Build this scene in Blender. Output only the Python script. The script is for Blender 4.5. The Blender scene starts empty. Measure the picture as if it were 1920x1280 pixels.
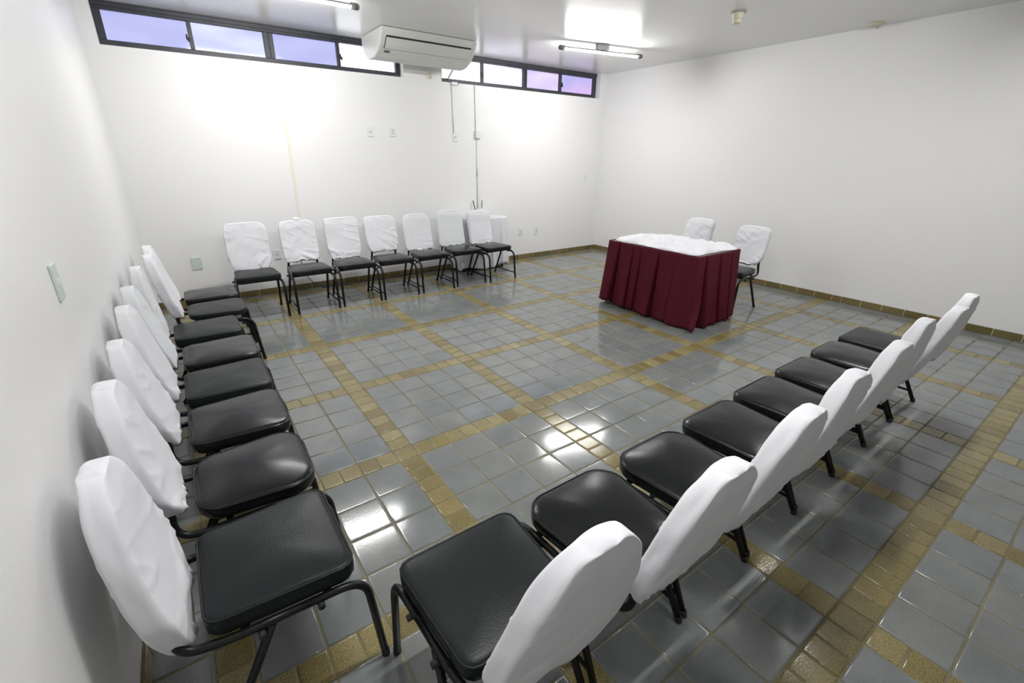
import bpy, bmesh, math, random
from mathutils import Vector, Matrix, noise

random.seed(7)
S = bpy.context.scene
COL = S.collection
R = math.radians

# ------------------------------------------------------------------ camera
ROOM_L, ROOM_R, ROOM_B, ROOM_F, H = -1.21, 5.632, 4.025, -5.6, 2.954
cam_data = bpy.data.cameras.new('camera')
cam_data.sensor_width = 36.0
cam_data.lens = 849.4 / 1920 * 36
cam_data.shift_x = 12.02 / 1920
cam_data.shift_y = -18.2 / 1920
cam_data.clip_start = 0.02
cam = bpy.data.objects.new('camera', cam_data)
COL.objects.link(cam)
cam.location = (-0.8171, -2.1542, 1.6289)
cam.rotation_euler = (R(68.9188), R(-0.5145), R(-35.1073))
S.camera = cam

# ------------------------------------------------------------------ world, exposure
S.view_settings.view_transform = 'Standard'
S.view_settings.look = 'None'
S.view_settings.gamma = 1.0
S.view_settings.use_curve_mapping = False
S.view_settings.exposure = 0.72
TUBE = 165.0          # radiance of the fluorescent tubes
w = bpy.data.worlds.new('daylight')
S.world = w
w.use_nodes = True
bg = w.node_tree.nodes['Background']
bg.inputs[0].default_value = (0.93, 0.96, 1.0, 1)
bg.inputs[1].default_value = 1.7


# ------------------------------------------------------------------ materials
def new_mat(name):
    m = bpy.data.materials.new(name)
    m.use_nodes = True
    nt = m.node_tree
    return m, nt, nt.nodes['Principled BSDF']


def plain(name, col, rough=0.5, metal=0.0, bump=0.0, bscale=40.0, spec=0.5, var=0.0, vscale=3.0):
    m, nt, b = new_mat(name)
    b.inputs['Base Color'].default_value = (*col, 1)
    b.inputs['Roughness'].default_value = rough
    b.inputs['Metallic'].default_value = metal
    b.inputs['Specular IOR Level'].default_value = spec
    tc = nt.nodes.new('ShaderNodeTexCoord')
    if var:
        n = nt.nodes.new('ShaderNodeTexNoise')
        n.inputs['Scale'].default_value = vscale
        n.inputs['Detail'].default_value = 3
        nt.links.new(tc.outputs['Object'], n.inputs['Vector'])
        mr = nt.nodes.new('ShaderNodeMapRange')
        mr.inputs[1].default_value = 0.3
        mr.inputs[2].default_value = 0.7
        mr.inputs[3].default_value = 1 - var
        mr.inputs[4].default_value = 1 + var
        nt.links.new(n.outputs[0], mr.inputs[0])
        mx = nt.nodes.new('ShaderNodeVectorMath')
        mx.operation = 'SCALE'
        mx.inputs[0].default_value = col
        nt.links.new(mr.outputs[0], mx.inputs['Scale'])
        nt.links.new(mx.outputs[0], b.inputs['Base Color'])
    if bump:
        n = nt.nodes.new('ShaderNodeTexNoise')
        n.inputs['Scale'].default_value = bscale
        n.inputs['Detail'].default_value = 4
        nt.links.new(tc.outputs['Object'], n.inputs['Vector'])
        bp = nt.nodes.new('ShaderNodeBump')
        bp.inputs['Strength'].default_value = 1.0
        bp.inputs['Distance'].default_value = bump
        nt.links.new(n.outputs[0], bp.inputs['Height'])
        nt.links.new(bp.outputs[0], b.inputs['Normal'])
    return m


def ramp(nt, stops):
    r = nt.nodes.new('ShaderNodeValToRGB')
    e = r.color_ramp.elements
    e[0].position, e[0].color = stops[0][0], (*stops[0][1], 1)
    e[1].position, e[1].color = stops[-1][0], (*stops[-1][1], 1)
    for p, c in stops[1:-1]:
        k = e.new(p)
        k.color = (*c, 1)
    return r


def tile_mat(name, stops, rough, grain, speck, bump, bscale, island=0.16):
    """glazed tile: own tint per tile, fine grain, sparse dark specks, rippled glaze"""
    m, nt, b = new_mat(name)
    L = nt.links.new
    tc = nt.nodes.new('ShaderNodeTexCoord')
    geo = nt.nodes.new('ShaderNodeNewGeometry')
    r = ramp(nt, stops)
    L(geo.outputs['Random Per Island'], r.inputs[0])
    col = r.outputs[0]
    # grain
    n = nt.nodes.new('ShaderNodeTexNoise')
    n.inputs['Scale'].default_value = grain[0]
    n.inputs['Detail'].default_value = 2
    L(tc.outputs['Object'], n.inputs['Vector'])
    mr = nt.nodes.new('ShaderNodeMapRange')
    mr.inputs[1].default_value, mr.inputs[2].default_value = 0.35, 0.65
    mr.inputs[3].default_value, mr.inputs[4].default_value = 1 - grain[1], 1 + grain[1]
    L(n.outputs[0], mr.inputs[0])
    mx = nt.nodes.new('ShaderNodeVectorMath')
    mx.operation = 'SCALE'
    L(col, mx.inputs[0])
    L(mr.outputs[0], mx.inputs['Scale'])
    col = mx.outputs[0]
    # large cloudy variation
    n2 = nt.nodes.new('ShaderNodeTexNoise')
    n2.inputs['Scale'].default_value = 6
    L(tc.outputs['Object'], n2.inputs['Vector'])
    mr2 = nt.nodes.new('ShaderNodeMapRange')
    mr2.inputs[1].default_value, mr2.inputs[2].default_value = 0.3, 0.7
    mr2.inputs[3].default_value, mr2.inputs[4].default_value = 0.9, 1.1
    L(n2.outputs[0], mr2.inputs[0])
    mx2 = nt.nodes.new('ShaderNodeVectorMath')
    mx2.operation = 'SCALE'
    L(col, mx2.inputs[0])
    L(mr2.outputs[0], mx2.inputs['Scale'])
    col = mx2.outputs[0]
    if speck:
        v = nt.nodes.new('ShaderNodeTexVoronoi')
        v.inputs['Scale'].default_value = 42
        L(tc.outputs['Object'], v.inputs['Vector'])
        lt = nt.nodes.new('ShaderNodeMath')
        lt.operation = 'LESS_THAN'
        lt.inputs[1].default_value = 0.085
        L(v.outputs['Distance'], lt.inputs[0])
        sep = nt.nodes.new('ShaderNodeSeparateColor')
        L(v.outputs['Color'], sep.inputs[0])
        gt = nt.nodes.new('ShaderNodeMath')
        gt.operation = 'GREATER_THAN'
        gt.inputs[1].default_value = 0.55
        L(sep.outputs[0], gt.inputs[0])
        mu = nt.nodes.new('ShaderNodeMath')
        mu.operation = 'MULTIPLY'
        L(lt.outputs[0], mu.inputs[0])
        L(gt.outputs[0], mu.inputs[1])
        mu2 = nt.nodes.new('ShaderNodeMath')
        mu2.operation = 'MULTIPLY'
        mu2.inputs[1].default_value = 0.7
        L(mu.outputs[0], mu2.inputs[0])
        mc = nt.nodes.new('ShaderNodeMix')
        mc.data_type = 'RGBA'
        mc.inputs[7].default_value = (0.02, 0.025, 0.025, 1)
        L(mu2.outputs[0], mc.inputs[0])
        L(col, mc.inputs[6])
        col = mc.outputs[2]
    L(col, b.inputs['Base Color'])
    b.inputs['Roughness'].default_value = rough
    nb = nt.nodes.new('ShaderNodeTexNoise')
    nb.inputs['Scale'].default_value = bscale
    nb.inputs['Detail'].default_value = 2
    L(tc.outputs['Object'], nb.inputs['Vector'])
    bp = nt.nodes.new('ShaderNodeBump')
    bp.inputs['Strength'].default_value = 1
    bp.inputs['Distance'].default_value = bump
    L(nb.outputs[0], bp.inputs['Height'])
    L(bp.outputs[0], b.inputs['Normal'])
    return m


M = {}
M['wall'] = plain('white_wall_paint', (0.84, 0.84, 0.84), 0.42, bump=0.0006, bscale=60, spec=0.4)
M['ceiling'] = plain('ceiling_gloss_paint', (0.78, 0.78, 0.77), 0.25, bump=0.0012, bscale=3.0, spec=0.5)
M['grey_tile'] = tile_mat('grey_blue_glazed_tile',
                          [(0, (0.175, 0.192, 0.192)), (0.5, (0.188, 0.203, 0.202)), (1, (0.204, 0.212, 0.206))],
                          0.12, (260, 0.12), True, 0.00018, 115)
M['gold_tile'] = tile_mat('mustard_glazed_tile',
                          [(0, (0.175, 0.138, 0.054)), (0.35, (0.212, 0.176, 0.074)), (0.7, (0.236, 0.192, 0.085)), (1, (0.275, 0.238, 0.118))],
                          0.17, (300, 0.5), False, 0.0004, 120)
M['skirt_tile'] = tile_mat('olive_skirting_tile',
                           [(0, (0.12, 0.10, 0.035)), (0.5, (0.17, 0.14, 0.055)), (1, (0.22, 0.15, 0.075))],
                           0.28, (200, 0.3), False, 0.0004, 120)
M['grout'] = plain('khaki_grout', (0.19, 0.17, 0.095), 0.75, bump=0.001, bscale=80, var=0.25, vscale=2.5)
M['wall_grout'] = plain('cream_grout', (0.50, 0.46, 0.30), 0.8)
M['vinyl'] = plain('black_vinyl', (0.008, 0.009, 0.010), 0.22, spec=0.30, bump=0.0005, bscale=160, var=0.1)
M['vinyl_dull'] = plain('worn_black_vinyl', (0.012, 0.015, 0.016), 0.36, spec=0.20, bump=0.0005, bscale=160, var=0.15)
M['black_metal'] = plain('black_painted_steel', (0.007, 0.008, 0.008), 0.34, spec=0.3)
M['rubber'] = plain('black_rubber', (0.015, 0.015, 0.015), 0.7)
M['white_cloth'] = plain('white_cotton', (0.76, 0.76, 0.80), 0.85, bump=0.0004, bscale=30, spec=0.2)
M['ivory_cloth'] = plain('bluish_white_cotton', (0.72, 0.745, 0.77), 0.85, bump=0.0004, bscale=30, spec=0.2)
M['burgundy'] = plain('burgundy_cloth', (0.080, 0.0045, 0.0135), 0.8, bump=0.0003, bscale=300, spec=0.25)
M['frame'] = plain('charcoal_window_metal', (0.040, 0.043, 0.052), 0.45, spec=0.4, var=0.2, vscale=8)
M['steel'] = plain('grey_plastic_cap', (0.16, 0.16, 0.16), 0.4)
M['bracket'] = plain('lamp_bracket_grey', (0.30, 0.30, 0.30), 0.45)
M['ac_white'] = plain('off_white_plastic', (0.66, 0.66, 0.63), 0.35)
M['ac_dark'] = plain('dark_gap', (0.02, 0.02, 0.02), 0.6)
M['badge'] = plain('dark_badge', (0.03, 0.035, 0.05), 0.3)
M['plate'] = plain('white_outlet_plastic', (0.78, 0.80, 0.80), 0.35)
M['plate_grey'] = plain('pale_grey_plate_plastic', (0.62, 0.68, 0.67), 0.35)
M['socket'] = plain('socket_grey', (0.50, 0.51, 0.52), 0.5)
M['ivory'] = plain('ivory_plastic', (0.62, 0.59, 0.42), 0.4)
M['conduit'] = plain('conduit_white', (0.72, 0.72, 0.69), 0.5)
M['yellow_strip'] = plain('yellowed_tape', (0.80, 0.79, 0.68), 0.6)
M['dark_cable'] = plain('dark_cable', (0.03, 0.03, 0.035), 0.5)
M['blue_cable'] = plain('blue_cable', (0.03, 0.045, 0.16), 0.5)

m, nt, b = new_mat('fluorescent_tube')
nt.nodes.remove(b)
em = nt.nodes.new('ShaderNodeEmission')
em.inputs[0].default_value = (1.0, 0.99, 0.975, 1)
em.inputs[1].default_value = TUBE
nt.links.new(em.outputs[0], nt.nodes['Material Output'].inputs[0])
M['tube'] = m


def pane_mat(name, c0, c1):
    m, nt, b = new_mat(name)
    nt.nodes.remove(b)
    L = nt.links.new
    tc = nt.nodes.new('ShaderNodeTexCoord')
    n = nt.nodes.new('ShaderNodeTexNoise')
    n.inputs['Scale'].default_value = 1.6
    n.inputs['Detail'].default_value = 1
    mp = nt.nodes.new('ShaderNodeMapping')
    mp.inputs['Scale'].default_value = (1, 1, 3)
    L(tc.outputs['Object'], mp.inputs[0])
    L(mp.outputs[0], n.inputs['Vector'])
    r = ramp(nt, [(0.35, c0), (0.65, c1)])
    L(n.outputs[0], r.inputs[0])
    tr = nt.nodes.new('ShaderNodeBsdfTransparent')
    L(r.outputs[0], tr.inputs[0])
    gl = nt.nodes.new('ShaderNodeBsdfGlossy')
    gl.inputs['Roughness'].default_value = 0.08
    mix = nt.nodes.new('ShaderNodeMixShader')
    mix.inputs[0].default_value = 0.04
    L(tr.outputs[0], mix.inputs[1])
    L(gl.outputs[0], mix.inputs[2])
    L(mix.outputs[0], nt.nodes['Material Output'].inputs[0])
    return m


M['pane_blue'] = pane_mat('violet_blue_film_glass', (0.455, 0.455, 0.585), (0.49, 0.495, 0.61))
M['pane_light'] = pane_mat('pale_violet_film_glass', (0.49, 0.50, 0.60), (0.56, 0.57, 0.64))
M['pane_clear'] = pane_mat('clear_glass', (0.98, 0.98, 1.0), (0.99, 0.99, 1.0))
M['pane_faint'] = pane_mat('faint_lilac_glass', (0.66, 0.62, 0.70), (0.95, 0.93, 1.0))
M['pane_pink'] = pane_mat('lilac_pink_film_glass', (0.54, 0.49, 0.60), (0.60, 0.56, 0.63))
M['pane_lilac'] = pane_mat('lilac_film_glass', (0.46, 0.44, 0.59), (0.54, 0.46, 0.60))


# ------------------------------------------------------------------ helpers
def tag(o, label=None, cat=None, group=None, kind=None):
    if label: o['label'] = label
    if cat: o['category'] = cat
    if group: o['group'] = group
    if kind: o['kind'] = kind
    return o


def thing(name, label=None, cat=None, loc=(0, 0, 0), rz=0, group=None, kind=None):
    o = bpy.data.objects.new(name, None)
    o.empty_display_size = 0.1
    COL.objects.link(o)
    o.location = loc
    o.rotation_euler = (0, 0, rz)
    return tag(o, label, cat, group, kind)


def link(name, me, parent=None, loc=None, rot=None):
    o = bpy.data.objects.new(name, me)
    COL.objects.link(o)
    if parent: o.parent = parent
    if loc: o.location = loc
    if rot: o.rotation_euler = rot
    return o


def mesh(name, bm, mats, smooth=False):
    me = bpy.data.meshes.new(name)
    bm.to_mesh(me)
    bm.free()
    for mm in (mats if isinstance(mats, (list, tuple)) else [mats]):
        me.materials.append(mm)
    if smooth:
        for p in me.polygons: p.use_smooth = True
    return me


def obj(name, bm, mat, parent=None, smooth=False, loc=None, rot=None):
    return link(name, mesh(name, bm, mat, smooth), parent, loc, rot)


def box(bm, lo, hi, bevel=0.0, seg=2, mi=0):
    vs = [bm.verts.new((x, y, z)) for x in (lo[0], hi[0]) for y in (lo[1], hi[1]) for z in (lo[2], hi[2])]
    idx = [(0, 1, 3, 2), (4, 6, 7, 5), (0, 4, 5, 1), (2, 3, 7, 6), (0, 2, 6, 4), (1, 5, 7, 3)]
    fs = [bm.faces.new([vs[i] for i in f]) for f in idx]
    for f in fs: f.material_index = mi
    if bevel:
        es = list({e for f in fs for e in f.edges})
        bmesh.ops.bevel(bm, geom=es, offset=bevel, segments=seg, profile=0.5, affect='EDGES')
    return bm


def B(lo, hi, bevel=0.0, seg=2):
    return box(bmesh.new(), lo, hi, bevel, seg)


def tube(bm, pts, r, n=12, cap=True):
    """tube along a polyline; r a number or one per point"""
    pts = [Vector(p) for p in pts]
    rr = r if isinstance(r, (list, tuple)) else [r] * len(pts)
    rings = []
    up = None
    for i, p in enumerate(pts):
        if i == 0: t = pts[1] - p
        elif i == len(pts) - 1: t = p - pts[-2]
        else: t = (pts[i + 1] - p).normalized() + (p - pts[i - 1]).normalized()
        t.normalize()
        if up is None:
            a = Vector((0, 0, 1)) if abs(t.z) < 0.9 else Vector((1, 0, 0))
            up = (a - t * a.dot(t)).normalized()
        else:
            up = (up - t * up.dot(t)).normalized()
        s = t.cross(up)
        rings.append([bm.verts.new(p + (up * math.cos(2 * math.pi * k / n) + s * math.sin(2 * math.pi * k / n)) * rr[i]) for k in range(n)])
    for a, c in zip(rings, rings[1:]):
        for k in range(n):
            bm.faces.new((a[k], a[(k + 1) % n], c[(k + 1) % n], c[k]))
    if cap:
        bm.faces.new(rings[0][::-1])
        bm.faces.new(rings[-1])
    return bm


def bend(pts, rad, n=7):
    """round the inner corners of a polyline"""
    pts = [Vector(p) for p in pts]
    out = [pts[0]]
    for a, p, c in zip(pts, pts[1:], pts[2:]):
        r = min(rad, (a - p).length * 0.48, (c - p).length * 0.48)
        u, v = p + (a - p).normalized() * r, p + (c - p).normalized() * r
        for k in range(n + 1):
            t = k / n
            out.append(u * (1 - t) ** 2 + p * 2 * t * (1 - t) + v * t * t)
    out.append(pts[-1])
    return out


def lathe(prof, n=24):
    bm = bmesh.new()
    rings = [[bm.verts.new((r * math.cos(2 * math.pi * k / n), r * math.sin(2 * math.pi * k / n), z)) for k in range(n)] for r, z in prof]
    for a, c in zip(rings, rings[1:]):
        for k in range(n):
            bm.faces.new((a[k], a[(k + 1) % n], c[(k + 1) % n], c[k]))
    bm.faces.new(rings[0][::-1])
    bm.faces.new(rings[-1])
    bmesh.ops.recalc_face_normals(bm, faces=bm.faces)
    return bm


def smoothstep(a, c, x):
    t = max(0.0, min(1.0, (x - a) / (c - a)))
    return t * t * (3 - 2 * t)


# ------------------------------------------------------------------ floor of glazed tiles
P, SW, G = 0.96313, 0.122, 0.0065        # block period, strip width, joint width
PITCH = (P - SW) / 4


def cells(lo, hi):
    """cuts along one axis: list of (a, b, kind) with kind 's' strip, 'g' field tile"""
    out = []
    k = math.floor(lo / P) - 1
    while k * P < hi + P:
        c = k * P
        out.append((c - SW / 2, c + SW / 2, 's'))
        for j in range(4):
            a = c + SW / 2 + j * PITCH
            out.append((a, a + PITCH, 'g'))
        k += 1
    return [(max(a, lo), min(c, hi), t) for a, c, t in out if c > lo + 0.02 and a < hi - 0.02]


def add_tile(bm, x0, x1, y0, y1, mi):
    g = G / 2
    x0 += g + random.uniform(-.0008, .0008); x1 -= g + random.uniform(-.0008, .0008)
    y0 += g + random.uniform(-.0008, .0008); y1 -= g + random.uniform(-.0008, .0008)
    if x1 - x0 < 0.015 or y1 - y0 < 0.015: return
    cx, cy = (x0 + x1) / 2, (y0 + y1) / 2
    tx, ty = random.gauss(0, .0022), random.gauss(0, .0022)
    big = min(x1 - x0, y1 - y0)
    rings = []
    for ins, z in ((0.0, -0.0045), (0.0008, -0.0014), (0.0024, -0.0004), (0.0060, -0.0001), (0.012, 0.0)):
        ins = min(ins, big * 0.3)
        r = []
        for sx, sy in ((-1, -1), (1, -1), (1, 1), (-1, 1)):
            x = cx + sx * ((x1 - x0) / 2 - ins)
            y = cy + sy * ((y1 - y0) / 2 - ins)
            r.append(bm.verts.new((x, y, z + (tx * (x - cx) + ty * (y - cy)) - 0.0005)))
        rings.append(r)
    for a, c in zip(rings, rings[1:]):
        for k in range(4):
            f = bm.faces.new((a[k], a[(k + 1) % 4], c[(k + 1) % 4], c[k]))
            f.material_index = mi
            f.smooth = True
    f = bm.faces.new(rings[-1])
    f.material_index = mi
    f.smooth = True


bm = bmesh.new()
CX, CY = cells(ROOM_L, ROOM_R), cells(ROOM_F, ROOM_B)
for a, c, tx in CX:
    for d, e, ty in CY:
        if tx == 'g' and ty == 'g': add_tile(bm, a, c, d, e, 0)
        elif tx == 's' and ty == 's': add_tile(bm, a, c, d, e, 1)
        elif tx == 's':
            if e - d > 0.16:
                add_tile(bm, a, c, d, (d + e) / 2, 1); add_tile(bm, a, c, (d + e) / 2, e, 1)
            else: add_tile(bm, a, c, d, e, 1)
        else:
            if c - a > 0.16:
                add_tile(bm, a, (a + c) / 2, d, e, 1); add_tile(bm, (a + c) / 2, c, d, e, 1)
            else: add_tile(bm, a, c, d, e, 1)
gv = [bm.verts.new(p) for p in ((ROOM_L - .2, ROOM_F - .2, -.0032), (ROOM_R + .2, ROOM_F - .2, -.0032), (ROOM_R + .2, ROOM_B + .2, -.0032), (ROOM_L - .2, ROOM_B + .2, -.0032))]
gf = bm.faces.new(gv); gf.material_index = 2
lv = [bm.verts.new((v.co.x, v.co.y, -.1)) for v in gv]
f = bm.faces.new(lv[::-1]); f.material_index = 2
for k in range(4):
    f = bm.faces.new((gv[k], lv[k], lv[(k + 1) % 4], gv[(k + 1) % 4])); f.material_index = 2
me = bpy.data.meshes.new('floor')
bm.to_mesh(me); bm.free()
for k in ('grey_tile', 'gold_tile', 'grout'): me.materials.append(M[k])
tag(link('floor', me), kind='structure')

# ------------------------------------------------------------------ room shell
T = 0.2
tag(obj('ceiling', B((ROOM_L - T, ROOM_F - T, H), (ROOM_R + T, ROOM_B + T, H + .15)), M['ceiling']), kind='structure')
tag(obj('wall_left', B((ROOM_L - T, ROOM_F - T, -.1), (ROOM_L, ROOM_B + T, H)), M['wall']), kind='structure')
tag(obj('wall_right', B((ROOM_R, ROOM_F - T, -.1), (ROOM_R + T, ROOM_B + T, H)), M['wall']), kind='structure')
tag(obj('wall_front', B((ROOM_L, ROOM_F - T, -.1), (ROOM_R, ROOM_F, H)), M['wall']), kind='structure')
W1, W2, SILL = (-1.10, 1.912), (2.458, 5.482), 2.575
bm = bmesh.new()
box(bm, (ROOM_L, ROOM_B, -.1), (ROOM_R, ROOM_B + T, SILL))
for a, c in ((ROOM_L, W1[0]), (W1[1], W2[0]), (W2[1], ROOM_R)):
    box(bm, (a, ROOM_B, SILL), (c, ROOM_B + T, H))
tag(obj('wall_back', bm, M['wall']), kind='structure')


def baseboard(name, p0, p1, nrm):
    """a course of glazed tiles along the foot of a wall"""
    p0, p1, nrm = Vector(p0), Vector(p1), Vector(nrm)
    L = (p1 - p0).length
    u = (p1 - p0).normalized()
    bm = bmesh.new()
    def slab(s0, s1, z0, z1, t, mi, bev):
        t2 = bmesh.new()
        box(t2, (s0, 0, z0), (s1, t, z1), bev, 2, mi)
        for f in t2.faces: f.material_index = mi
        for v in t2.verts:
            q = p0 + u * v.co.x + nrm * v.co.y
            v.co = Vector((q.x, q.y, v.co.z))
        mt = bpy.data.meshes.new('t'); t2.to_mesh(mt); t2.free()
        bm.from_mesh(mt); bpy.data.meshes.remove(mt)
    slab(0, L, 0, .070, .010, 1, 0)
    s = 0.0
    while s < L - .02:
        ln = random.choice((.205, .205, .205, .205, .10)) + random.uniform(-.006, .006)
        e = min(s + ln, L)
        slab(s + .004, e - .004, .002, .074, .0145, 0, .003)
        s = e
    bmesh.ops.recalc_face_normals(bm, faces=bm.faces)
    tag(obj(name, bm, [M['skirt_tile'], M['wall_grout']]), kind='structure')


baseboard('baseboard_back', (ROOM_L, ROOM_B, 0), (ROOM_R, ROOM_B, 0), (0, -1, 0))
baseboard('baseboard_right', (ROOM_R, ROOM_B - .016, 0), (ROOM_R, ROOM_F, 0), (-1, 0, 0))
baseboard('baseboard_left', (ROOM_L, ROOM_B - .016, 0), (ROOM_L, ROOM_F, 0), (1, 0, 0))


# ------------------------------------------------------------------ high band windows
def window(name, x0, x1, mulls, panes, latches):
    w = thing(name, kind='structure', loc=((x0 + x1) / 2, ROOM_B + .10, SILL))
    ox, oy, oz = w.location
    def L3(lo, hi): return (lo[0] - ox, lo[1] - oy, lo[2] - oz), (hi[0] - ox, hi[1] - oy, hi[2] - oz)
    y0, y1 = ROOM_B + .10, ROOM_B + .15
    zt, zb = 2.884, 2.636
    bm = bmesh.new()
    for lo, hi in (((x0 + .001, y0, SILL + .001), (x1 - .001, y1, zb)), ((x0 + .001, y0, zt), (x1 - .001, y1, H - .001)),
                   ((x0 + .001, y0, zb), (x0 + .062, y1, zt)), ((x1 - .06, y0, zb), (x1 - .001, y1, zt))):
        box(bm, *L3(lo, hi), bevel=.003, seg=1)
    # thin ledge line on the head of the frame
    box(bm, *L3((x0 + .001, y0 - .012, H - .045), (x1 - .001, y0, H - .012)), bevel=.002, seg=1)
    obj('window_frame', bm, M['frame'], w)
    xs = [x0 + .06] + [m for m, _ in mulls] + [x1 - .06]
    for mx, wd in mulls:
        bm = bmesh.new()
        if wd > .05:
            box(bm, *L3((mx - wd / 2, y0 - .006, zb), (mx - .006, y1, zt)), bevel=.003, seg=1)
            box(bm, *L3((mx + .006, y0 - .006, zb), (mx + wd / 2, y1, zt)), bevel=.003, seg=1)
            box(bm, *L3((mx - .006, y0 + .006, zb), (mx + .006, y1, zt)))
        else:
            box(bm, *L3((mx - wd / 2, y0 - .004, zb), (mx + wd / 2, y1, zt)), bevel=.003, seg=1)
        obj('mullion', bm, M['frame'], w)
    for i, pm in enumerate(panes):
        obj('pane', B(*L3((xs[i] - .005, y0 + .022, zb - .004), (xs[i + 1] + .005, y0 + .027, zt + .004))), M[pm], w)
    for lx in latches:
        bm = B(*L3((lx - .010, y0 - .022, 2.70), (lx + .010, y0 - .003, 2.735)), .003)
        box(bm, *L3((lx - .022, y0 - .030, 2.712), (lx - .006, y0 - .020, 2.76)), .003)
        obj('latch', bm, M['rubber'], w)
    return w


window('window_1', *W1, [(-.349, .036), (.382, .096), (1.137, .034)], ['pane_blue', 'pane_light', 'pane_blue', 'pane_clear'], [-.372, 1.165])
w2 = window('window_2', *W2, [(3.18, .034), (3.955, .064), (4.68, .034)], ['pane_clear', 'pane_faint', 'pane_pink', 'pane_lilac'], [3.157, 4.70])
# stay arm of the first sash
bm = tube(bmesh.new(), [(2.60, ROOM_B + .085, 2.625), (2.72, ROOM_B + .085, 2.80)], .011, 8)
for v in bm.verts: v.co -= Vector(w2.location)
obj('stay_arm', bm, M['bracket'], w2)


# ------------------------------------------------------------------ fluorescent ceiling lamps
def lamp(x, y, rz, label, ln=1.24):
    t = thing('ceiling_lamp', label, 'lamp', (x, y, H), rz, 'fluorescent tube ceiling lamps')
    z = -.088
    hl = ln / 2
    bm = tube(bmesh.new(), [(-hl + .06, 0, z), (hl - .06, 0, z)], .019, 24)
    bm.normal_update()
    for f in bm.faces: f.material_index = 1 if f.normal.z > -.05 or len(f.verts) > 4 else 0
    obj('tube', bm, [M['tube'], M['bracket']], t)
    for s in (-1, 1):
        obj('end_cap', tube(bmesh.new(), [(s * (hl - .075), 0, z), (s * (hl - .073), 0, z), (s * (hl - .012), 0, z), (s * hl, 0, z)], [.020, .027, .027, .018], 16), M['steel'], t, True)
    bm = B((-.085, -.03, -.066), (.085, .03, -.0005), .006)
    obj('bracket', bm, M['bracket'], t)
    return t


lamp(0.255, 2.575, R(-2), 'white tube lamp cut off by the top edge, left of the air conditioner')
lamp(3.936, 2.522, R(-11.4), 'whole white tube lamp hanging right of the air conditioner')
lamp(3.55, -1.02, R(3), 'white tube lamp behind the viewer, above the right chair row')
lamp(0.15, -1.15, R(0), 'white tube lamp behind the viewer, above the near chairs')

# ------------------------------------------------------------------ air conditioner
ac = thing('air_conditioner', 'off-white ceiling-hung air conditioner between the two windows', 'air conditioner', (2.0, 3.7, H))
prof = [(.30, 0.0), (.30, -.085), (.285, -.13), (.25, -.185), (.17, -.245), (.10, -.268), (.02, -.272), (-.08, -.262), (-.18, -.222),
        (-.255, -.165), (-.305, -.105), (-.335, -.055), (-.345, -.03), (-.345, -.004)]


def extrude(prof, x0, x1, k=1.0):
    bm = bmesh.new()
    cy = -.02; cz = -.12
    a = [bm.verts.new((x0, cy + (y - cy) * k, cz + (z - cz) * k if z < -.01 else z)) for y, z in prof]
    c = [bm.verts.new((x1, cy + (y - cy) * k, cz + (z - cz) * k if z < -.01 else z)) for y, z in prof]
    n = len(prof)
    for i in range(n - 1):
        bm.faces.new((a[i], a[i + 1], c[i + 1], c[i]))
    bm.faces.new((a[-1], a[0], c[0], c[-1]))
    bm.faces.new(a[::-1]); bm.faces.new(c)
    bmesh.ops.recalc_face_normals(bm, faces=bm.faces)
    return bm


def offset_on_profile(t):
    """point and outward normal on the casing at arc fraction t from the front top"""
    pts = prof[::-1]
    ls = [0]
    for p, q in zip(pts, pts[1:]): ls.append(ls[-1] + math.dist(p, q))
    d = t * ls[-1]
    for i in range(len(pts) - 1):
        if ls[i + 1] >= d:
            f = (d - ls[i]) / (ls[i + 1] - ls[i])
            y = pts[i][0] + f * (pts[i + 1][0] - pts[i][0]); z = pts[i][1] + f * (pts[i + 1][1] - pts[i][1])
            ty, tz = pts[i + 1][0] - pts[i][0], pts[i + 1][1] - pts[i][1]
            l = math.hypot(ty, tz)
            return y, z, tz / l, -ty / l
    return None


c_ = obj('casing', extrude(prof, -.575, .575, .985), M['ac_white'], ac)
for s in (-1, 1):
    bm = extrude(prof, -.02, .02, 1.0)
    bmesh.ops.bevel(bm, geom=[e for e in bm.edges if abs(e.verts[0].co.x - e.verts[1].co.x) < 1e-5 and e.verts[0].co.x * s > 0], offset=.012, segments=3, affect='EDGES', profile=.5)
    obj('end_panel', bm, M['ac_white'], ac, loc=(s * .592, 0, 0))


def strip_on(t0, t1, x0, x1, h, mat, name, par, n=8):
    bm = bmesh.new()
    top, bot = [], []
    for i in range(n + 1):
        y, z, ny, nz = offset_on_profile(t0 + (t1 - t0) * i / n)
        if ny * (y + .02) + nz * (z + .12) < 0: ny, nz = -ny, -nz
        y0 = -.02 + (y + .02) * .985; z0 = -.12 + (z + .12) * .985
        top.append([bm.verts.new((x, y0 + ny * h, z0 + nz * h)) for x in (x0, x1)])
        bot.append([bm.verts.new((x, y0 - ny * .004, z0 - nz * .004)) for x in (x0, x1)])
    for i in range(n):
        bm.faces.new((top[i][0], top[i][1], top[i + 1][1], top[i + 1][0]))
        bm.faces.new((bot[i][0], bot[i + 1][0], bot[i + 1][1], bot[i][1]))
        for k in (0, 1): bm.faces.new((top[i][k], top[i + 1][k], bot[i + 1][k], bot[i][k]))
    bm.faces.new((top[0][0], top[0][1], bot[0][1], bot[0][0]))
    bm.faces.new((top[-1][0], top[-1][1], bot[-1][1], bot[-1][0]))
    bmesh.ops.recalc_face_normals(bm, faces=bm.faces)
    return obj(name, bm, mat, par)


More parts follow.
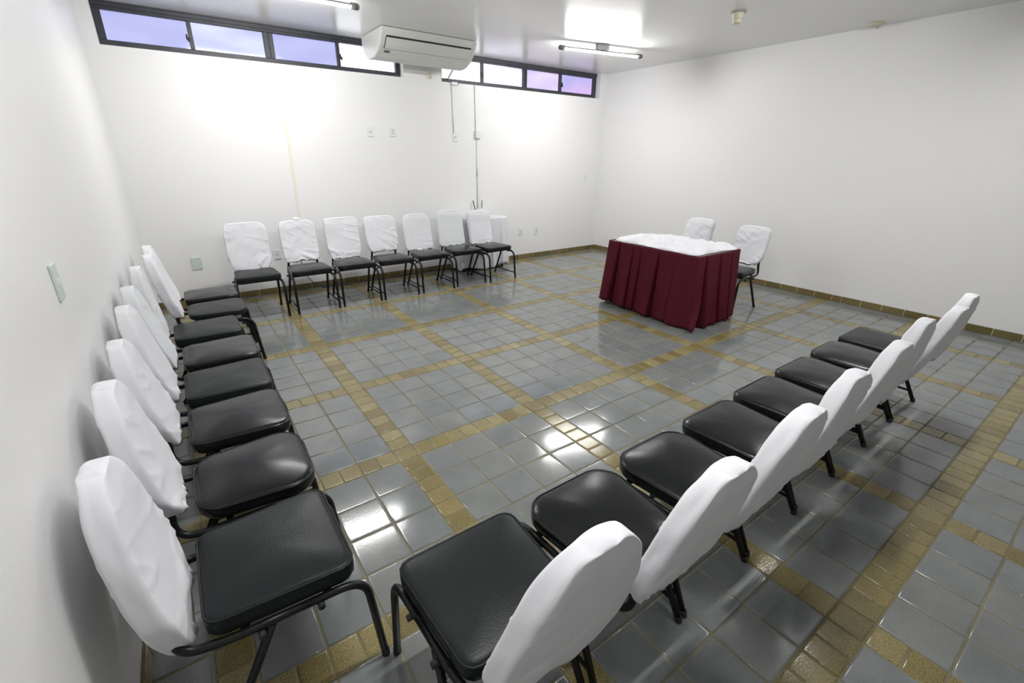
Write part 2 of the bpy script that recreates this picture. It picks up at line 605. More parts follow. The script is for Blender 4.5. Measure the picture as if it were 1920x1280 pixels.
strip_on(.085, .105, -.545, .545, .003, M['ac_dark'], 'outlet_gap', ac, 2)
strip_on(.105, .245, -.54, .545, .005, M['ac_white'], 'louver_flap', ac)
strip_on(.100, .245, -.549, -.541, .0035, M['ac_dark'], 'outlet_gap', ac)
strip_on(.249, .254, -.545, .545, .002, M['bracket'], 'outlet_gap', ac, 2)
strip_on(.235, .60, -.53, .545, .0045, M['ac_white'], 'front_grille', ac).location = (0, .004, .003)
y, z, ny, nz = offset_on_profile(.29)
if ny > 0: ny, nz = -ny, -nz
bm = lathe([(.001, .0), (.030, .0), (.033, .003), (.033, .006), (.030, .008), (.001, .008)], 28)
bd = obj('badge', bm, M['badge'], ac, loc=(-.50, y + .003, z + .004))
bd.scale = (1.15, .42, 1)
bd.rotation_euler = Vector((0, ny, nz)).to_track_quat('Z', 'Y').to_euler()
bm = lathe([(.001, .0), (.016, .0), (.016, .0012), (.001, .0012)], 20)
bl = obj('badge_line', bm, M['plate'], bd, loc=(0, 0, .0082))
bl.scale = (1.3, .16, 1)
tag(obj('drain_elbow', tube(bmesh.new(), bend([(2.28, ROOM_B - .0, 2.60), (2.28, ROOM_B - .035, 2.60), (2.28, ROOM_B - .035, 2.66)], .02), .010, 10), M['ivory'], smooth=True),
    'small ivory pipe stub on the wall under the air conditioner', 'pipe')


# ------------------------------------------------------------------ chairs
TR = .0128


def rounded_loop(hx_f, hx_r, y0, y1, rad, n=9):
    """outline of the seat, slightly narrower behind; counter-clockwise"""
    pts = []
    for cx, cy, a0 in ((hx_r - rad, y0 + rad, -90), (hx_f - rad, y1 - rad, 0), (-hx_f + rad, y1 - rad, 90), (-hx_r + rad, y0 + rad, 180)):
        for k in range(n + 1):
            a = R(a0 + 90 * k / n)
            pts.append((cx + rad * math.cos(a), cy + rad * math.sin(a)))
    # resample evenly
    N = 72
    ls = [0]
    for p, q in zip(pts, pts[1:] + pts[:1]): ls.append(ls[-1] + math.dist(p, q))
    out = []
    pp = pts + pts[:1]
    j = 0
    for i in range(N):
        d = ls[-1] * i / N
        while ls[j + 1] < d: j += 1
        f = (d - ls[j]) / (ls[j + 1] - ls[j])
        out.append((pp[j][0] + f * (pp[j + 1][0] - pp[j][0]), pp[j][1] + f * (pp[j + 1][1] - pp[j][1])))
    return out


def seat_mesh(rad, thick, dome, mat):
    loop = rounded_loop(.213, .192, -.210, .195, rad)
    cx, cy = 0, -.01
    zt = .452
    rows = [(.90, zt - thick), (.965, zt - thick + .004), (.995, zt - thick * .7), (1.0, zt - thick * .35), (.992, zt - .008), (.975, zt)]
    for s in (.94, .88, .78, .62, .42, .2, .06):
        rows.append((s, zt + dome * (1 - s ** 2.6) + .002))
    bm = bmesh.new()
    rings = []
    for s, z in rows:
        rings.append([bm.verts.new((cx + (x - cx) * s, cy + (y - cy) * s, z + (noise.noise(Vector((x * 9 * s, y * 9 * s, rad * 40))) * .0025 if z > zt else 0))) for x, y in loop])
    N = len(loop)
    for a, c in zip(rings, rings[1:]):
        for k in range(N):
            bm.faces.new((a[k], a[(k + 1) % N], c[(k + 1) % N], c[k]))
    bm.faces.new(rings[0][::-1]); bm.faces.new(rings[-1])
    me = mesh('seat', bm, mat, True)
    bm = bmesh.new()
    ring = [(cx + (x - cx) * .985, cy + (y - cy) * .985, zt - .002) for x, y in loop]
    vs = []
    for i, p in enumerate(ring):
        q, o_ = Vector(ring[(i + 1) % N]), Vector(ring[i - 1])
        t = (q - o_).normalized(); u = Vector((0, 0, 1)); s = t.cross(u)
        vs.append([bm.verts.new(Vector(p) + (u * math.cos(R(60 * k)) + s * math.sin(R(60 * k))) * .0042) for k in range(6)])
    for i in range(N):
        a, c = vs[i], vs[(i + 1) % N]
        for k in range(6):
            bm.faces.new((a[k], a[(k + 1) % 6], c[(k + 1) % 6], c[k]))
    return me, mesh('piping', bm, mat, True)


def cover_mesh(seed, wmax=.205, wbot=.178, wtop=.10, zb=.462, zt=.940, shoulder=.60, wrinkle=1.0, skew=0.0, cloth='white_cloth', sag=.0, pw=2.6, yt=.365):
    """boxed cloth slip over the backrest: closed top, hem at the bottom"""
    bm = bmesh.new()
    NV, NW, NS = 56, 34, 7
    NU = 2 * (NW + NS)
    rings = []
    ht = .030
    for i in range(NV + 1):
        v = math.sin(i / NV * math.pi / 2) ** 0.9
        z = zb + (zt - zb) * v
        w = wbot + (wmax - wbot) * smoothstep(0, .30, v)
        if v < .10: w -= .022 * (1 - v / .10) ** 2
        if v > shoulder:
            t = (v - shoulder) / (1 - shoulder)
            w = wtop + (w - wtop) * math.sqrt(max(0, 1 - t ** pw))
        ring = []
        yc = -.268 - (yt - .268) * v - .009 * math.sin(v * math.pi)
        t_ = ht * (1 - .25 * smoothstep(.85, 1, v)) * (.82 + .18 * smoothstep(0, .15, v))
        for k in range(NU):
            if k < NS: q, f = 0, k / NS
            elif k < NS + NW: q, f = 1, (k - NS) / NW
            elif k < 2 * NS + NW: q, f = 2, (k - NS - NW) / NS
            else: q, f = 3, (k - 2 * NS - NW) / NW
            if q in (1, 3): f = .5 * f + .5 * (.5 - .5 * math.cos(math.pi * f))
            f = f * .94 + .03 if q in (0, 2) else f * .985 + .0075
            if q == 0: x, yy = w, -t_ + 2 * t_ * f
            elif q == 1: x, yy = w - 2 * w * f, t_
            elif q == 2: x, yy = -w, t_ - 2 * t_ * f
            else: x, yy = -w + 2 * w * f, -t_
            # soften the four corners
            dx = w - abs(x); dy = t_ - abs(yy)
            if dx < .004 and dy < .004:
                x -= math.copysign(.001, x); yy -= math.copysign(.001, yy)
            bulge = (1 - (x / w) ** 4) * .007 if abs(yy) > t_ * .6 else 0
            yy += math.copysign(bulge, yy)
            side = 1 if yy > 0 else -1
            p = Vector((x * 5 + seed * 7.1, side * 3 + seed * 3.3, z * 4))
            wr = noise.noise(p) * .0045 + noise.noise(Vector((x * 14 + z * 11 + seed, side * 5, z * 9 - x * 6))) * .0018
            rd = abs(noise.noise(Vector((x * 5 - z * 9 + seed * 2, side * 9 + seed, 2.2 * z + x * 1.5))))
            wr += max(0, 1 - rd * 9) ** 2 * .0065 * (1.2 - v) * max(0, min(1, noise.noise(Vector((x * 4, z * 4 + seed, side))) * 3 + .6))
            yy += wr * 1.5 * wrinkle * side * smoothstep(0, .02, dx + .006)
            zz = z
            if v < .25:
                k2 = 1 - v / .25
                zz += k2 * (.006 * math.sin(x * 30 + seed * 3) + .004 * math.sin(x * 61 + seed) + skew * x) - k2 * sag * max(0, x / w)
            xx = x + noise.noise(Vector((seed * 5, side, z * 10))) * .005 * wrinkle * (abs(x) / w)
            ring.append(bm.verts.new((xx, yc + yy, zz)))
        rings.append(ring)
    for a, c in zip(rings, rings[1:]):
        for k in range(NU):
            bm.faces.new((a[k], a[(k + 1) % NU], c[(k + 1) % NU], c[k]))
    # top: close with shrinking rings
    last = rings[-1]
    cen = sum((v_.co for v_ in last), Vector()) / NU
    for s, dz in ((.8, .003), (.45, .006), (.1, .007)):
        nr = [bm.verts.new(cen + (v_.co - cen) * s + Vector((0, 0, dz))) for v_ in last]
        prev = rings[-1]
        for k in range(NU):
            bm.faces.new((prev[k], prev[(k + 1) % NU], nr[(k + 1) % NU], nr[k]))
        rings.append(nr)
    bm.faces.new(rings[-1])
    # hem turned inward at the bottom so the opening shows cloth, not a sheet edge
    low = rings[0]
    nr = [bm.verts.new(Vector((v_.co.x * .97, -.268 + (v_.co.y + .268) * .75, v_.co.z + .03))) for v_ in low]
    for k in range(NU):
        bm.faces.new((low[(k + 1) % NU], low[k], nr[k], nr[(k + 1) % NU]))
    bm.faces.new(nr[::-1])
    bmesh.ops.recalc_face_normals(bm, faces=bm.faces)
    return mesh('backrest_cover', bm, M[cloth], True)


ZR = .378
PM = {}
for s in (-1, 1):
    fl = bend([(s * .220, .245, .012), (s * .216, .212, ZR), (s * .206, .05, ZR)], .085)
    PM['front', s] = mesh('leg', tube(bmesh.new(), fl, TR), M['black_metal'], True)
    rail = bend([(s * .206, .05, ZR), (s * .198, -.15, ZR), (s * .170, -.284, ZR + .002), (s * .150, -.278, ZR + .13), (s * .14, -.325, .66)], .075)
    PM['rail', s] = mesh('side_rail', tube(bmesh.new(), rail, TR), M['black_metal'], True)
    PM['rear', s] = mesh('leg', tube(bmesh.new(), [(s * .203, -.055, ZR - .006), (s * .2202, -.235, .012)], TR), M['black_metal'], True)
    PM['stretch', s] = mesh('stretcher', tube(bmesh.new(), [(s * .2205, .238, .075), (s * .2205, -.205, .075)], .008, 8), M['black_metal'], True)
    for nm, (x, y) in (('front', (s * .220, .2465)), ('rear', (s * .2205, -.2362))):
        PM['cap', nm, s] = mesh('foot_cap', lathe([(.010, 0.0), (.0140, .002), (.0140, .020), (.0132, .024)], 12), M['rubber'], True)
        PM['capxy', nm, s] = (x, y)
    for j, y in enumerate((.075, -.085)):
        PM['bump', j, s] = mesh('bumper', tube(bmesh.new(), [(s * .205, y, ZR - .014), (s * .2305, y, ZR - .014)], .0105, 10), M['rubber'], True)
for j, y in enumerate((.10, -.12)):
    PM['cross', j] = mesh('cross_bar', box(bmesh.new(), (-.205, y - .012, ZR + .002), (.205, y + .012, ZR + .013), .002), M['black_metal'])
SEATS = {}
for k, (rad, thick, dome, mt) in dict(square=(.042, .064, .014, 'vinyl_dull'), soft=(.062, .056, .018, 'vinyl'), round=(.098, .054, .022, 'vinyl'),
                                      thin=(.085, .042, .012, 'vinyl_dull')).items():
    SEATS[k] = seat_mesh(rad, thick, dome, M[mt])


def chair(x, y, face, seat, label, group, seed, rz=0.0, bars=True, knot=False, **kw):
    """face: direction the sitter looks, degrees from +Y counter-clockwise"""
    t = thing('banquet_chair', label, 'chair', (x, y, 0), R(face + rz), group)
    se, pi = SEATS[seat]
    s_ = link('seat', se, t)
    link('piping', pi, s_)
    for s in (-1, 1):
        for nm in ('front', 'rear'):
            l = link('leg', PM[nm, s], t)
            cx, cy = PM['capxy', nm, s]
            link('foot_cap', PM['cap', nm, s], l, loc=(cx, cy, 0))
        link('side_rail', PM['rail', s], t)
        if bars: link('stretcher', PM['stretch', s], t)
        for j in (0, 1): link('bumper', PM['bump', j, s], t)
    for j in (0, 1): link('cross_bar', PM['cross', j], t)
    cv = link('backrest_cover', cover_mesh(seed, **kw), t)
    if knot:
        bm = bmesh.new()
        bmesh.ops.create_icosphere(bm, subdivisions=4, radius=1)
        for v in bm.verts:
            n = v.co.normalized()
            r = 1 + .35 * noise.noise(n * 2.3 + Vector((3, 1, 7))) + .12 * noise.noise(n * 6)
            v.co = Vector((n.x * .048 * r, n.y * .026 * r, n.z * .024 * r))
        link('knot', mesh('knot', bm, M['white_cloth'], True), cv, loc=(-.012, -.36, kw['zt'] + .012))
    return t


# left row, facing +X, along the left wall
GL = 'covered chairs along the left wall'
LROW = [
    (-.775, -.820, 'square', 'nearest chair of the left row, flat square seat and wide puffy white cover', dict(wmax=.215, wbot=.165, wtop=.035, shoulder=.16, pw=2.0, zb=.385, zt=0.900, yt=0.340, sag=.03, wrinkle=.8)),
    (-.765, -.340, 'round', 'second chair from the near end of the left row, rounded black seat with bright piping', dict(wmax=.21, wbot=.165, wtop=.035, shoulder=.16, pw=2.0, zt=0.925, yt=0.363, zb=.43, skew=.12)),
    (-.765, .145, 'soft', 'third chair from the near end of the left row, shiny seat and narrow white cover', dict(wmax=.195, wbot=.155, wtop=.035, shoulder=.16, pw=2.0, zb=.45, zt=0.910, yt=0.367)),
    (-.765, .625, 'square', 'fourth chair from the near end of the left row, flat-topped matt black seat', dict(wmax=.205, wbot=.185, wtop=.035, shoulder=.26, pw=2.1, zt=0.930, yt=0.367, zb=.45)),
    (-.760, 1.105, 'soft', 'fifth chair from the near end of the left row, seat tucked behind the flat-topped one', dict(wmax=.205, wtop=.035, shoulder=.26, pw=2.1, cloth='ivory_cloth', zt=0.920, yt=0.380, zb=.44)),
    (-.800, 1.620, 'square', 'third chair from the back end of the left row, thick boxy seat standing proud', dict(wmax=.20, wtop=.035, shoulder=.26, pw=2.1, zt=0.935, yt=0.320, zb=.44)),
    (-.700, 2.140, 'thin', 'second chair from the back end of the left row, thin flat seat', dict(wmax=.20, wtop=.035, shoulder=.26, pw=2.1, zt=0.920, yt=0.368, zb=.44)),
    (-.710, 2.640, 'soft', 'last chair of the left row, closest to the corner of the back wall', dict(wmax=.20, zt=0.910, yt=0.382, wtop=.035, shoulder=.26, pw=2.1, zb=.44)),
]
for i, (x, y, st, lb, kw) in enumerate(LROW):
    chair(x, y, -90, st, lb, GL, 11 + i, bars=i > 0, rz=random.uniform(-.6, .6), **kw)

# back row, facing the viewer, along the window wall
GB = 'covered chairs along the window wall'
BROW = [
    (-.262, 3.235, 'square', 'leftmost chair under the windows, boxy black seat and creased white cover', dict(wmax=.212, wtop=.15, shoulder=.72, wrinkle=1.5, zb=.435, zt=.935)),
    (.270, 3.225, 'soft', 'second chair from the left under the windows, cover gathered in a knot at the top', dict(wmax=.195, wbot=.190, wtop=.13, shoulder=.75, wrinkle=1.6, zb=.478, zt=.925)),
    (.770, 3.235, 'soft', 'third chair from the left under the windows, flat-topped white cover', dict(wmax=.200, wbot=.175, wtop=.165, shoulder=.85, wrinkle=1.3, zb=.45, zt=.925)),
    (1.258, 3.235, 'soft', 'middle chair under the windows, white cover ending above bare black uprights', dict(wmax=.205, wbot=.180, wtop=.15, shoulder=.78, wrinkle=1.2, zb=.49, zt=.915)),
    (1.765, 3.240, 'soft', 'third chair from the right under the windows, smooth round-topped cover', dict(wmax=.195, wbot=.195, wtop=.10, shoulder=.62, wrinkle=.7, zb=.45, zt=.91)),
    (2.285, 3.280, 'soft', 'second chair from the right under the windows, tall round-topped bluish cover', dict(wmax=.195, wbot=.20, wtop=.09, shoulder=.60, wrinkle=.6, zb=.45, zt=.93, cloth='ivory_cloth')),
    (2.765, 3.240, 'soft', 'rightmost chair under the windows, standing before the white-clothed table', dict(wmax=.19, wbot=.195, wtop=.14, shoulder=.82, wrinkle=1.2, zb=.44, zt=.90)),
]
for i, (x, y, st, lb, kw) in enumerate(BROW):
    chair(x, y, 180, st, lb, GB, 31 + i, bars=i > 0, knot=i == 1, rz=(3 if i == 6 else random.uniform(-.7, .7)), **kw)

# right row, seen from behind, facing +Y
GR = 'covered chairs in the right row'
RROW = [
    (-.275, -1.305, 'square', 'nearest chair of the right row, its white cover cut by the bottom edge', dict(wmax=.20, wbot=.15, wtop=.035, shoulder=.16, pw=2.0, zb=.41, zt=0.940, yt=0.405)),
    (.200, -1.315, 'round', 'second chair from the near end of the right row, rounded black seat', dict(wmax=.205, wbot=.16, wtop=.035, shoulder=.16, pw=2.0, zb=.41, zt=0.900, yt=0.395)),
    (.675, -1.310, 'round', 'third chair from the near end of the right row, wide rounded seat', dict(wmax=.205, wbot=.17, wtop=.035, shoulder=.16, pw=2.0, zb=.41, zt=0.900, yt=0.385)),
    (1.150, -1.300, 'soft', 'fourth chair from the near end of the right row, square-cornered cover hem', dict(wmax=.205, wbot=.19, wtop=.035, shoulder=.16, pw=2.0, zb=.41, zt=0.885, yt=0.365)),
    (1.625, -1.285, 'soft', 'fourth chair from the far end of the right row, pointed round cover top', dict(wmax=.205, wbot=.18, wtop=.035, shoulder=.16, pw=2.0, zb=.42, zt=0.895, yt=0.380)),
    (2.100, -1.275, 'soft', 'third chair from the far end of the right row, before the tall pair', dict(wmax=.205, wbot=.185, wtop=.035, shoulder=.16, pw=2.0, zb=.42, zt=0.900, yt=0.355)),
    (2.575, -1.262, 'round', 'second chair from the far end of the right row, rounded shiny seat', dict(wmax=.205, wbot=.18, wtop=.035, shoulder=.16, pw=2.0, zb=.42, zt=0.885, yt=0.400)),
    (3.050, -1.262, 'square', 'far end chair of the right row, square seat nearest the right wall', dict(wmax=.205, wbot=.18, wtop=.035, shoulder=.16, pw=2.0, zb=.42, zt=0.870, yt=0.358)),
]
for i, (x, y, st, lb, kw) in enumerate(RROW):
    chair(x, y, 0, st, lb, GR, 51 + i, bars=i > 0, rz=random.uniform(-.4, .4), **kw)

# two chairs behind the burgundy table, facing it
GT = 'chairs behind the burgundy table'
chair(4.30, .552, 90, 'soft', 'chair behind the burgundy table, black seat edge and one leg in view', GT, 71, rz=0, bars=False, wmax=.185, wbot=.15, wtop=.13, shoulder=.8, wrinkle=1.6, zb=.475, zt=.90)
chair(4.44, 1.36, 90, 'soft', 'chair hidden behind the burgundy table, only its white cover top showing', GT, 72, rz=-4, wmax=.20, wbot=.17, wtop=.13, shoulder=.78, wrinkle=1.6, zt=.90)

# ------------------------------------------------------------------ burgundy table
TX0, TX1, TY0, TY1, TZ = 3.205, 3.955, .315, 1.46, .742
tb = thing('skirted_table', 'table wrapped in a pleated burgundy skirt with white cloth piled on top', 'table', ((TX0 + TX1) / 2, (TY0 + TY1) / 2, 0))
tcx, tcy = tb.location.x, tb.location.y
hx, hy = (TX1 - TX0) / 2, (TY1 - TY0) / 2
obj('tabletop', B((-hx + .012, -hy + .012, TZ - .03), (hx - .012, hy - .012, TZ), .004), M['steel'], tb)
for sx in (-1, 1):
    for sy in (-1, 1):
        obj('leg', tube(bmesh.new(), [(sx * (hx - .06), sy * (hy - .06), 0), (sx * (hx - .06), sy * (hy - .06), TZ - .03)], .014), M['black_metal'], tb, True)
# perimeter starting at the far-left corner (x0,y1), going to the near corner (x0,y0), then (x1,y0), ...
peri = [(-hx, hy), (-hx, -hy), (hx, -hy), (hx, hy)]
nrms = [Vector((-1, 0)), Vector((0, -1)), Vector((1, 0)), Vector((0, 1))]
lens = [2 * hy, 2 * hx, 2 * hy, 2 * hx]
# folds: side, position along it, half width, depth (inward at the hem), lean of the fold towards +s
folds = [(0, .165, .030, .14, -.01), (0, .36, .018, .070, .01), (0, .47, .016, .05, 0), (0, .70, .026, .08, .01), (0, .90, .016, .012, 0),
         (1, .150, .042, .18, -.07), (1, .40, .032, .13, -.02), (1, .60, .024, .08, -.02), (2, .2, .03, .05, 0), (2, .5, .03, .05, 0), (2, .8, .03, .05, 0), (3, .2, .03, .05, 0), (3, .5, .03, .05, 0)]
rows = 26
cols = []
for sd_ in range(4):
    n = int(lens[sd_] / .006)
    for k in range(n): cols.append((sd_, lens[sd_] * k / n))
bm = bmesh.new()
grid = []
for r_ in range(rows + 1):
    v = r_ / rows                        # 0 top, 1 hem
    ring = []
    for sd_, s in cols:
        a = Vector(peri[sd_]); c = Vector(peri[(sd_ + 1) % 4]); L_ = lens[sd_]
        u = (c - a).normalized()
        p = a + u * s
        n = nrms[sd_].copy()
        e = min(s, L_ - s)
        if e < .05:                      # round the normals near corners
            o_ = nrms[(sd_ - 1) % 4] if s < .05 else nrms[(sd_ + 1) % 4]
            k = .5 * (1 - e / .05)
            n = (n * (1 - k) + o_ * k).normalized()
        off = .004 + (.055 if sd_ < 2 else .02) * v ** 1.1
        off += .012 * v * math.sin(s * 21 + sd_ * 2 + .6) + .004 * math.sin(s * 55 + sd_ * 3) * v
        sh = 0
        for fs, fp, fw, fd, ln in folds:
            if fs != sd_: continue
            fp2 = fp + ln * v
            w_ = fw * (.30 + .85 * v)
            q = (s - fp2) / w_
            off -= fd * min(1, v * 2.2) * math.exp(-q ** 4) * 1.0
            off += .35 * fd * v * (math.exp(-(abs(q) - 1.5) ** 2 * 4))
        z = TZ + .004 - (TZ - .012) * v
        if sd_ == 0: z += v * .030 * smoothstep(0.95, .1, s)
        z += v * .006 * math.sin(s * 17 + sd_)
        ring.append(bm.verts.new((p.x + n.x * off, p.y + n.y * off, z)))
    grid.append(ring)
NC = len(cols)
for a, c in zip(grid, grid[1:]):
    for k in range(NC):
        bm.faces.new((a[k], a[(k + 1) % NC], c[(k + 1) % NC], c[k]))
bmesh.ops.recalc_face_normals(bm, faces=bm.faces)
sk = obj('skirt', bm, M['burgundy'], tb, True)
so_ = sk.modifiers.new('thickness', 'SOLIDIFY')
so_.thickness = .003
so_.offset = -1


def rumpled(name, hx, hy, z0, hgt, seed, mat, edge=.05):
    bm = bmesh.new()
    NR, NA = 40, 140
    rings = []
    for i in range(NR + 1):
        t = i / NR
        ring = []
        for k in range(NA):
            a = 2 * math.pi * k / NA
            c, s = math.cos(a), math.sin(a)
            q = 1 / max(abs(c) / hx, abs(s) / hy)
            q2 = 1 / ((abs(c) / hx) ** 8 + (abs(s) / hy) ** 8) ** .125
            er = 1 + edge * (noise.noise(Vector((c * 2.2, s * 2.2, seed))) * 1.6 - .45)
            x, y = c * q2 * t * er, s * q2 * t * er
            h = .55 + .9 * noise.noise(Vector((x * 6, y * 6, seed)))
            h += .55 * abs(noise.noise(Vector((x * 13 + 3, y * 13, seed + 4)))) + .35 * noise.noise(Vector((x * 26, y * 26, seed)))
            h = max(.18, h)
            prof = (1 - t ** 9) ** .5
            ring.append(bm.verts.new((x, y, z0 + .004 + hgt * h * prof)))
        rings.append(ring)
    for a, c in zip(rings, rings[1:]):
        for k in range(NA):
            bm.faces.new((a[k], c[k], c[(k + 1) % NA], a[(k + 1) % NA]))
    bmesh.ops.remove_doubles(bm, verts=rings[0], dist=.0005)
    low = [bm.verts.new((v.co.x, v.co.y, z0)) for v in rings[-1]]
    for k in range(NA):
        bm.faces.new((rings[-1][k], low[k], low[(k + 1) % NA], rings[-1][(k + 1) % NA]))
    bm.faces.new(low[::-1])
    bmesh.ops.recalc_face_normals(bm, faces=bm.faces)
    return obj(name, bm, mat, smooth=True)


cl = rumpled('folded_cloth', hx + .012, hy + .012, 0, .046, 3.7, M['white_cloth'], .085)
cl.location = (tcx, tcy, TZ + .005)
tag(cl, 'rumpled white cloth heaped over the burgundy table', 'cloth')

# ------------------------------------------------------------------ white side table by the window wall
sx0, sx1, sy0, sy1, sz = 2.50, 3.30, 3.66, 3.97, .785
st = thing('side_table', 'narrow table under a long white cloth against the window wall', 'table', ((sx0 + sx1) / 2, (sy0 + sy1) / 2, 0))
hx2, hy2 = (sx1 - sx0) / 2, (sy1 - sy0) / 2
obj('tabletop', B((-hx2 + .01, -hy2 + .01, sz - .03), (hx2 - .01, hy2 - .01, sz - .004), .003), M['steel'], st)
for sx in (-1, 1):
    for sy in (-1, 1):
        obj('leg', tube(bmesh.new(), [(sx * (hx2 - .05), sy * (hy2 - .04), 0), (sx * (hx2 - .05), sy * (hy2 - .04), sz - .03)], .012), M['black_metal'], st, True)
bm = bmesh.new()
grid = []
peri2 = [(-hx2, hy2), (-hx2, -hy2), (hx2, -hy2), (hx2, hy2)]
lens2 = [2 * hy2, 2 * hx2, 2 * hy2, 2 * hx2]
cols2 = [(sd_, lens2[sd_] * k / int(lens2[sd_] / .01)) for sd_ in range(4) for k in range(int(lens2[sd_] / .01))]
for r_ in range(21):
    v = r_ / 20
    ring = []
    for sd_, s in cols2:
        a = Vector(peri2[sd_]); c = Vector(peri2[(sd_ + 1) % 4])
        p = a + (c - a).normalized() * s
        n = nrms[sd_].copy(); L_ = lens2[sd_]
        e = min(s, L_ - s)
        if e < .04:
            o_ = nrms[(sd_ - 1) % 4] if s < .04 else nrms[(sd_ + 1) % 4]
            k = .5 * (1 - e / .04)
            n = (n * (1 - k) + o_ * k).normalized()
        amp = .03 * v if sd_ != 3 else .004 * v
        off = amp * (.55 + .6 * math.sin(s * 34 + sd_) + .4 * math.sin(s * 71 + 1))
        off = max(off, -.004)
        z = sz - (sz - .02) * v + (.028 * v * math.sin(s * 9 + 1) if sd_ == 1 else .01 * v) + (.02 * v if sd_ == 1 else 0)
        ring.append(bm.verts.new((p.x + n.x * off, p.y + n.y * off, z)))
    grid.append(ring)
NC = len(cols2)
for a, c in zip(grid, grid[1:]):
    for k in range(NC): bm.faces.new((a[k], a[(k + 1) % NC], c[(k + 1) % NC], c[k]))
bm.faces.new(grid[0])
bmesh.ops.recalc_face_normals(bm, faces=bm.faces)
tc_ = obj('tablecloth', bm, M['white_cloth'], st, True)
mo = tc_.modifiers.new('thickness', 'SOLIDIFY'); mo.thickness = .002; mo.offset = -1


# ------------------------------------------------------------------ wall and ceiling fittings
def outlet(x, z, label, wd=.075, ht=.115, mat='plate', sock=2, wall='back', y=0, group='outlet plates on the walls'):
    if wall == 'back': t = thing('wall_outlet', label, 'outlet', (x, ROOM_B, z), 0, group)
    else: t = thing('wall_outlet', label, 'outlet', (ROOM_L, y, z), R(90), group)
    obj('plate', B((-wd / 2, -.009, -ht / 2), (wd / 2, 0, ht / 2), .003), M[mat], t)
    for i in range(sock):
        zz = (i - (sock - 1) / 2) * .034
        obj('socket', B((-.014, -.0105, zz - .009), (.014, -.0085, zz + .009), .001), M['socket' if mat == 'plate' else 'plate'], t)


outlet(1.404, 1.915, 'left of the two outlets high on the wall under the air conditioner', sock=1)
outlet(1.706, 1.925, 'right of the two outlets high on the wall under the air conditioner', sock=2)
outlet(2.640, 1.885, 'outlet at the lower end of the short thin conduit', sock=1)
outlet(3.848, .459, 'left outlet low on the wall right of the white-clothed table', sock=2)
outlet(4.182, .445, 'right outlet low on the wall right of the white-clothed table', sock=2)
outlet(-.757, .468, 'pale grey blank plate low on the wall by the left corner', .10, .135, 'plate_grey', 0)
outlet(.085, .480, 'outlet plate half hidden behind the second chair under the windows', sock=1)
outlet(5.269, 1.298, 'outlet at mid height near the right end of the window wall', sock=1)
outlet(0, 1.214, 'long pale switch plate on the left wall', .075, .125, 'plate_grey', 1, 'left', -.026)

jb = thing('junction_box', 'white surface box midway down the long conduit', 'junction box', (3.015, ROOM_B, 1.938))
obj('box', B((-.045, -.038, -.058), (.045, 0, .058), .004), M['plate'], jb)
obj('lid', B((-.040, -.043, -.053), (.040, -.038, .053), .002), M['plate'], jb)
wb = thing('terminal_box', 'small grey and white box on the sill above the short conduit', 'box', (2.655, ROOM_B, SILL - .012))
obj('box', B((-.055, -.035, -.018), (.03, 0, .018), .003), M['plate'], wb)
obj('clip', B((.03, -.03, -.014), (.05, 0, .014), .003), M['bracket'], wb)
tag(obj('cable_conduit', tube(bmesh.new(), [(2.605, ROOM_B - .007, SILL - .03), (2.618, ROOM_B - .007, 1.945)], .006, 8), M['conduit'], smooth=True),
    'short thin conduit running from the sill box down to an outlet', 'conduit')
tag(obj('cable_conduit', tube(bmesh.new(), [(2.975, ROOM_B - .007, SILL), (2.985, ROOM_B - .007, 1.999)], .006, 8), M['conduit'], smooth=True),
    'thin conduit from the window down to the white surface box', 'conduit')
lc = thing('cable_conduit', 'thin conduit from the white surface box down to the white-clothed table', 'conduit', (3.0, ROOM_B - .008, 1.879))
obj('pipe', tube(bmesh.new(), [(0, 0, 0), (0, 0, -1.0)], .0075, 8), M['conduit'], lc, True)
obj('dark_sleeve', tube(bmesh.new(), [(0, -.001, -.42), (0, -.001, -.53)], .0085, 8), M['socket'], lc, True)
tag(obj('cable_stub', tube(bmesh.new(), [(2.905, ROOM_B - .03, 1.005), (2.93, ROOM_B - .045, .87)], .007, 8), M['dark_cable'], smooth=True),
    'left dark upright stub above the white-clothed table', 'cable')
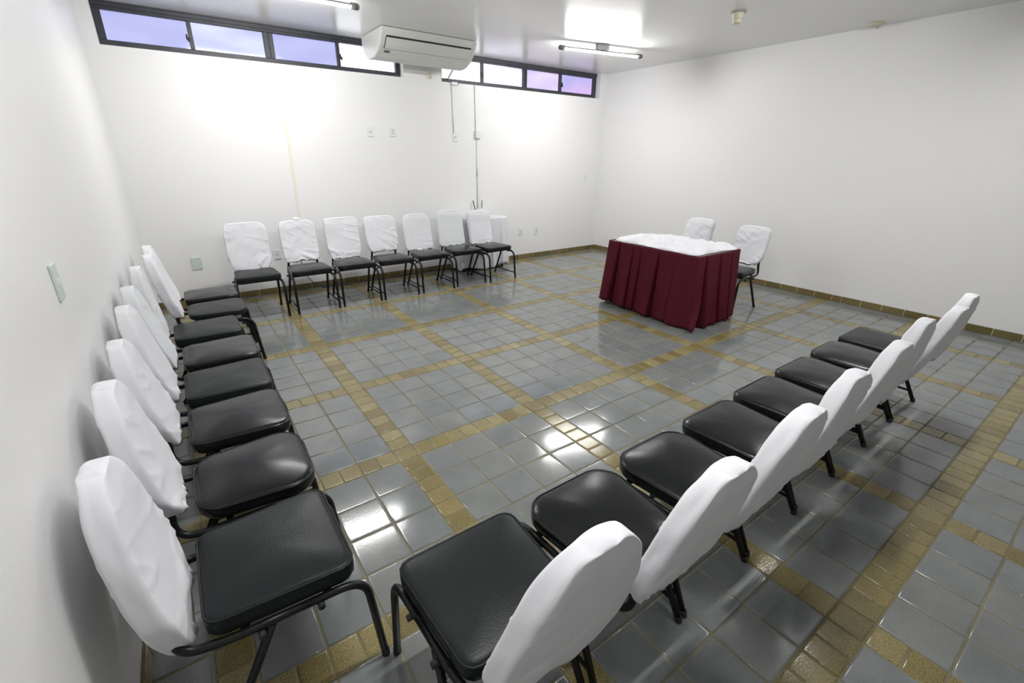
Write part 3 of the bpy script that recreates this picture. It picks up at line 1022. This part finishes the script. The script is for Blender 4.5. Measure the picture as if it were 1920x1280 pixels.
tag(obj('cable_stub', tube(bmesh.new(), [(3.068, ROOM_B - .03, 1.0), (3.05, ROOM_B - .045, .885)], .006, 8), M['dark_cable'], smooth=True),
    'right dark upright stub above the white-clothed table', 'cable')
bm = bmesh.new()
box(bm, (.398, ROOM_B - .008, .55), (.425, ROOM_B - .001, SILL - .012), .002)
tag(obj('cable_cover', bm, M['yellow_strip']), 'pale yellow strip running down the wall from the left window', 'cable cover')
pts = []
for i in range(60):
    t = i / 59
    pts.append((.55 + 2.9 * t, ROOM_B - .055 - .03 * math.sin(t * 9) - .02 * math.sin(t * 23), .006))
tag(obj('floor_cable', tube(bmesh.new(), pts, .005, 8), M['dark_cable'], smooth=True), 'dark cable lying along the foot of the window wall', 'cable')
pts = bend([(.34, ROOM_B - .012, .50), (.35, ROOM_B - .03, .25), (.42, ROOM_B - .06, .10), (.56, ROOM_B - .09, .008), (.85, ROOM_B - .10, .007)], .12)
tag(obj('hanging_cable', tube(bmesh.new(), pts, .0045, 8), M['blue_cable'], smooth=True), 'blue cable hanging behind the second chair under the windows', 'cable')

sm = thing('smoke_detector', 'ivory cup-shaped smoke detector hanging from the ceiling', 'smoke detector', (3.99, .80, H))
obj('base_ring', lathe([(.062, -.012), (.068, -.010), (.068, -.0005), (.05, -.0003)], 28), M['bracket'], sm)
obj('sensor_head', lathe([(.030, -.098), (.040, -.094), (.043, -.060), (.050, -.058), (.053, -.020), (.055, -.011)], 28), M['ivory'], sm)
for k in range(6):
    a = 2 * math.pi * k / 6
    obj('vent', B((-.010, -.003, -.004), (.010, .003, .004)), M['socket'], sm, loc=(.0475 * math.cos(a), .0475 * math.sin(a), -.058), rot=(0, 0, a + math.pi / 2))
fd = thing('ceiling_plate', 'flat ivory disc on the ceiling by the right wall', 'ceiling plate', (5.50, .17, H))
obj('disc', lathe([(.060, -.022), (.072, -.018), (.078, -.001), (.05, -.0004)], 28), M['ivory'], fd)
obj('clip', B((.03, -.012, -.028), (.075, .012, -.018), .002), M['socket'], fd)
